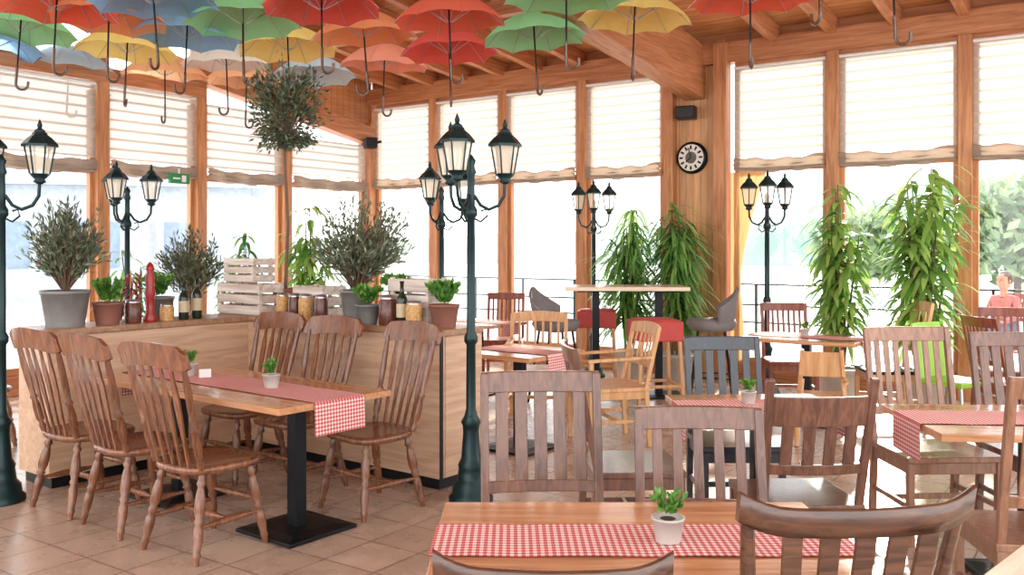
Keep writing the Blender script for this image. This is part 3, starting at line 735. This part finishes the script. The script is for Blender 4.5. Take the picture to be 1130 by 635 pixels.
# ------------------------------------------------------------ outside
PAVE=M("terrace_paving",(210,210,210),.8,scale=1.5); HILL=M("hill_grass",(136,156,140),.95,var=.15,scale=.15); BLD=M("pale_building",(178,184,192),.8)  # hill and building kept pale: outdoor haze put into their colours
TREEM=leafmat("distant_tree_leaves",(100,124,92),(166,180,134),.3)  # pale greens paint haze and overexposure into the leaves
mb=MB(); mb.box((0,0,0),(300,300,.1),PAVE); put(mb,"ground",(0,60,-.16))
def hill(x0,y0,x1,y1,h,name):
    mb=MB(); rings=[];n=40
    for j,(off,k) in enumerate(((0,0),(6,.45),(14,.8),(24,1.0),(40,1.0))):
        r=[]
        for i in range(n+1):
            t=i/n; x=x0+(x1-x0)*t;y=y0+(y1-y0)*t; nx,ny=(y1-y0),-(x1-x0); l=math.hypot(nx,ny)
            hh=h*(.6+.25*math.sin(t*7)+.15*math.sin(t*17+j))*(1.25-t)
            r.append(V((x+nx/l*off,y+ny/l*off,hh*k-.2)))
        rings.append(r)
    mb.loft(rings,HILL,False,True,closed=False); put(mb,name)
hill(80,50,-60,110,11,"distant_hill")
def tree(x,y,h,r):
    mb=MB(); mb.cyl((0,0,-.1),(0,0,h*.5),.12,BARK,.07)
    for i in range(1300):
        d=V((rnd(-1,1),rnd(-1,1),rnd(-1,1))).normalized()*rnd(.4,1)
        q=V((d.x*r,d.y*r,h*.58+d.z*h*.44)); mb.leaf(q,V((rnd(-1,1),rnd(-1,1),rnd(-1,1))),.5,.3,TREEM)
    put(mb,"tree",(x,y,-.1))
for x,y,h,r in ((14.5,26,3.6,2.2),(17.5,24,4.4,2.2),(21,29,8,2.8),(12.5,32,3.0,1.8),(25,33,7,3)): tree(x,y,h,r)
mb=MB(); mb.box((0,0,1.7),(14,6,3.6),BLD); mb.box((0,0,3.9),(15,7,.8),M("grey_roof",(150,154,162),.8),taper=.6)
for k in range(5): mb.box((-5+k*2.5,-3.03,1.7),(1.2,.06,1.4),M("building_window",(130,144,160),.3))
put(mb,"distant_building",(-16,30,-.1),.3)
mb=MB()
for k in range(30): mb.box((k*1.2-6,0,.5),(.04,.04,1.0),BLACK)
for z in (.35,.65,1.0): mb.box((11.4,0,z),(34.8,.03,.03),BLACK)
put(mb,"terrace_railing",C-B*5.0-A*3+V((0,0,-.1)),RA)
def parasol(x,y):
    mb=MB(); mb.cyl((0,0,-.1),(0,0,2.7),.025,STEEL); mb.lathe([(.05,2.65),(.12,2.3),(.17,1.6),(.2,1.1),(.16,1.05)],BLD,n=12); mb.lathe([(.25,-.1),(.25,0),(.05,.03)],BLACK)
    put(mb,"closed_parasol",(x,y,0))
for x,y in ((-5.8,14.5),(-7.0,17)): parasol(x,y)

# person sitting on the terrace
SKIN=M("skin",(190,130,104),.5); SHIRT=M("pink_shirt",(170,104,98),.8); HAIR=M("hair",(80,56,42),.6); TROU=M("light_trousers",(100,100,114),.8)
PX,PY=6.85,12.6
par=bpy.data.objects.new("seated_person",None); bpy.context.scene.collection.objects.link(par); par.location=(PX,PY,-.1); par.rotation_euler=(0,0,2.0)
def skinobj(name,vs,es,rs,mat):
    me=bpy.data.meshes.new(name); me.from_pydata(vs,es,[]); me.materials.append(mat)
    o=bpy.data.objects.new(name,me); bpy.context.scene.collection.objects.link(o); o.parent=par
    md=o.modifiers.new("skin",'SKIN'); 
    for i,r in enumerate(rs): me.skin_vertices[0].data[i].radius=(r,r)
    me.skin_vertices[0].data[0].use_root=True
    s=o.modifiers.new("sub",'SUBSURF'); s.levels=1; s.render_levels=2; return o
skinobj("torso",[(0,0,.5),(0,-.02,.68),(0,0,.88),(0,.01,.98),(.17,0,.92),(.24,.05,.68),(.18,.26,.62),(-.17,0,.92),(-.24,.05,.68),(-.18,.26,.62)],[(0,1),(1,2),(2,3),(2,4),(4,5),(5,6),(2,7),(7,8),(8,9)],[.14,.13,.14,.06,.06,.045,.035,.06,.045,.035],SHIRT)
skinobj("legs",[(0,0,.5),(.1,.08,.5),(.12,.46,.52),(.12,.44,.08),(.12,.58,.04),(-.1,.08,.5),(-.12,.46,.52),(-.12,.44,.08),(-.12,.58,.04)],[(0,1),(1,2),(2,3),(3,4),(0,5),(5,6),(6,7),(7,8)],[.13,.09,.065,.045,.04,.09,.065,.045,.04],TROU)
mb=MB(); mb.lathe([(.05,.95),(.05,1.04),(.06,1.06),(.085,1.10),(.092,1.16),(.088,1.22),(.06,1.27),(.01,1.285)],SKIN,(0,.02,0),14)
mb.lathe([(.095,1.13),(.102,1.19),(.095,1.25),(.06,1.295),(.01,1.305)],HAIR,(0,-.005,0),14)
mb.turned((0,.1,1.165),(0,.135,1.15),[(0,.012),(1,.008)],SKIN,6)
for sx in (-1,1): mb.turned((sx*.03,.1,1.185),(sx*.03,.113,1.185),[(0,.01),(1,.006)],HAIR,6); mb.lathe([(.006,1.14),(.018,1.165),(.006,1.19)],SKIN,(sx*.095,.02,0),6)
for sx in (-1,1):
    mb.box((sx*.18,.32,.62),(.07,.09,.03),SKIN)
    for k in range(4): mb.tube([(sx*.18-.026+k*.017,.36,.62),(sx*.18-.026+k*.017,.40,.615),(sx*.18-.026+k*.017,.425,.60)],[.008,.0075,.006],SKIN,5)
    mb.tube([(sx*.18-sx*.035,.31,.62),(sx*.18-sx*.055,.35,.615)],[.009,.007],SKIN,5)
ho=mb.mesh("head"); o=bpy.data.objects.new("head",ho); bpy.context.scene.collection.objects.link(o); o.parent=par
put(SLM,"terrace_chair",(PX,PY,-.1),2.0,0)

# ------------------------------------------------------------ lights, world, camera
w=bpy.data.worlds.new("World"); bpy.context.scene.world=w; w.use_nodes=True; nt=w.node_tree
bg=nt.nodes["Background"]; tc=nt.nodes.new("ShaderNodeTexCoord"); sp=nt.nodes.new("ShaderNodeSeparateXYZ"); nt.links.new(tc.outputs["Generated"],sp.inputs[0])
r=nt.nodes.new("ShaderNodeValToRGB"); r.color_ramp.elements[0].color=(1,.99,.97,1); r.color_ramp.elements[1].color=(.80,.90,1,1)
nt.links.new(sp.outputs[2],r.inputs["Fac"]); nt.links.new(r.outputs["Color"],bg.inputs["Color"]); bg.inputs["Strength"].default_value=2.4
sd=bpy.data.lights.new("sun",'SUN'); sd.energy=7.5; sd.angle=math.radians(2.5); sd.color=(1,.91,.78)
so=bpy.data.objects.new("sun",sd); bpy.context.scene.collection.objects.link(so)
so.rotation_euler=V((-.34,-.85,-.34)).to_track_quat('-Z','Y').to_euler()
cam=bpy.data.cameras.new("camera"); co=bpy.data.objects.new("camera",cam); bpy.context.scene.collection.objects.link(co)
co.location=(0,0,1.55); co.rotation_euler=(math.pi/2,0,0); cam.sensor_width=36; cam.lens=36*1000/1130.0
cam.shift_y=-(317.5-272)/1130.0; cam.clip_end=500
bpy.context.scene.camera=co
vs_=bpy.context.scene.view_settings
vs_.view_transform='Standard'; vs_.look='None'; vs_.exposure=0.72
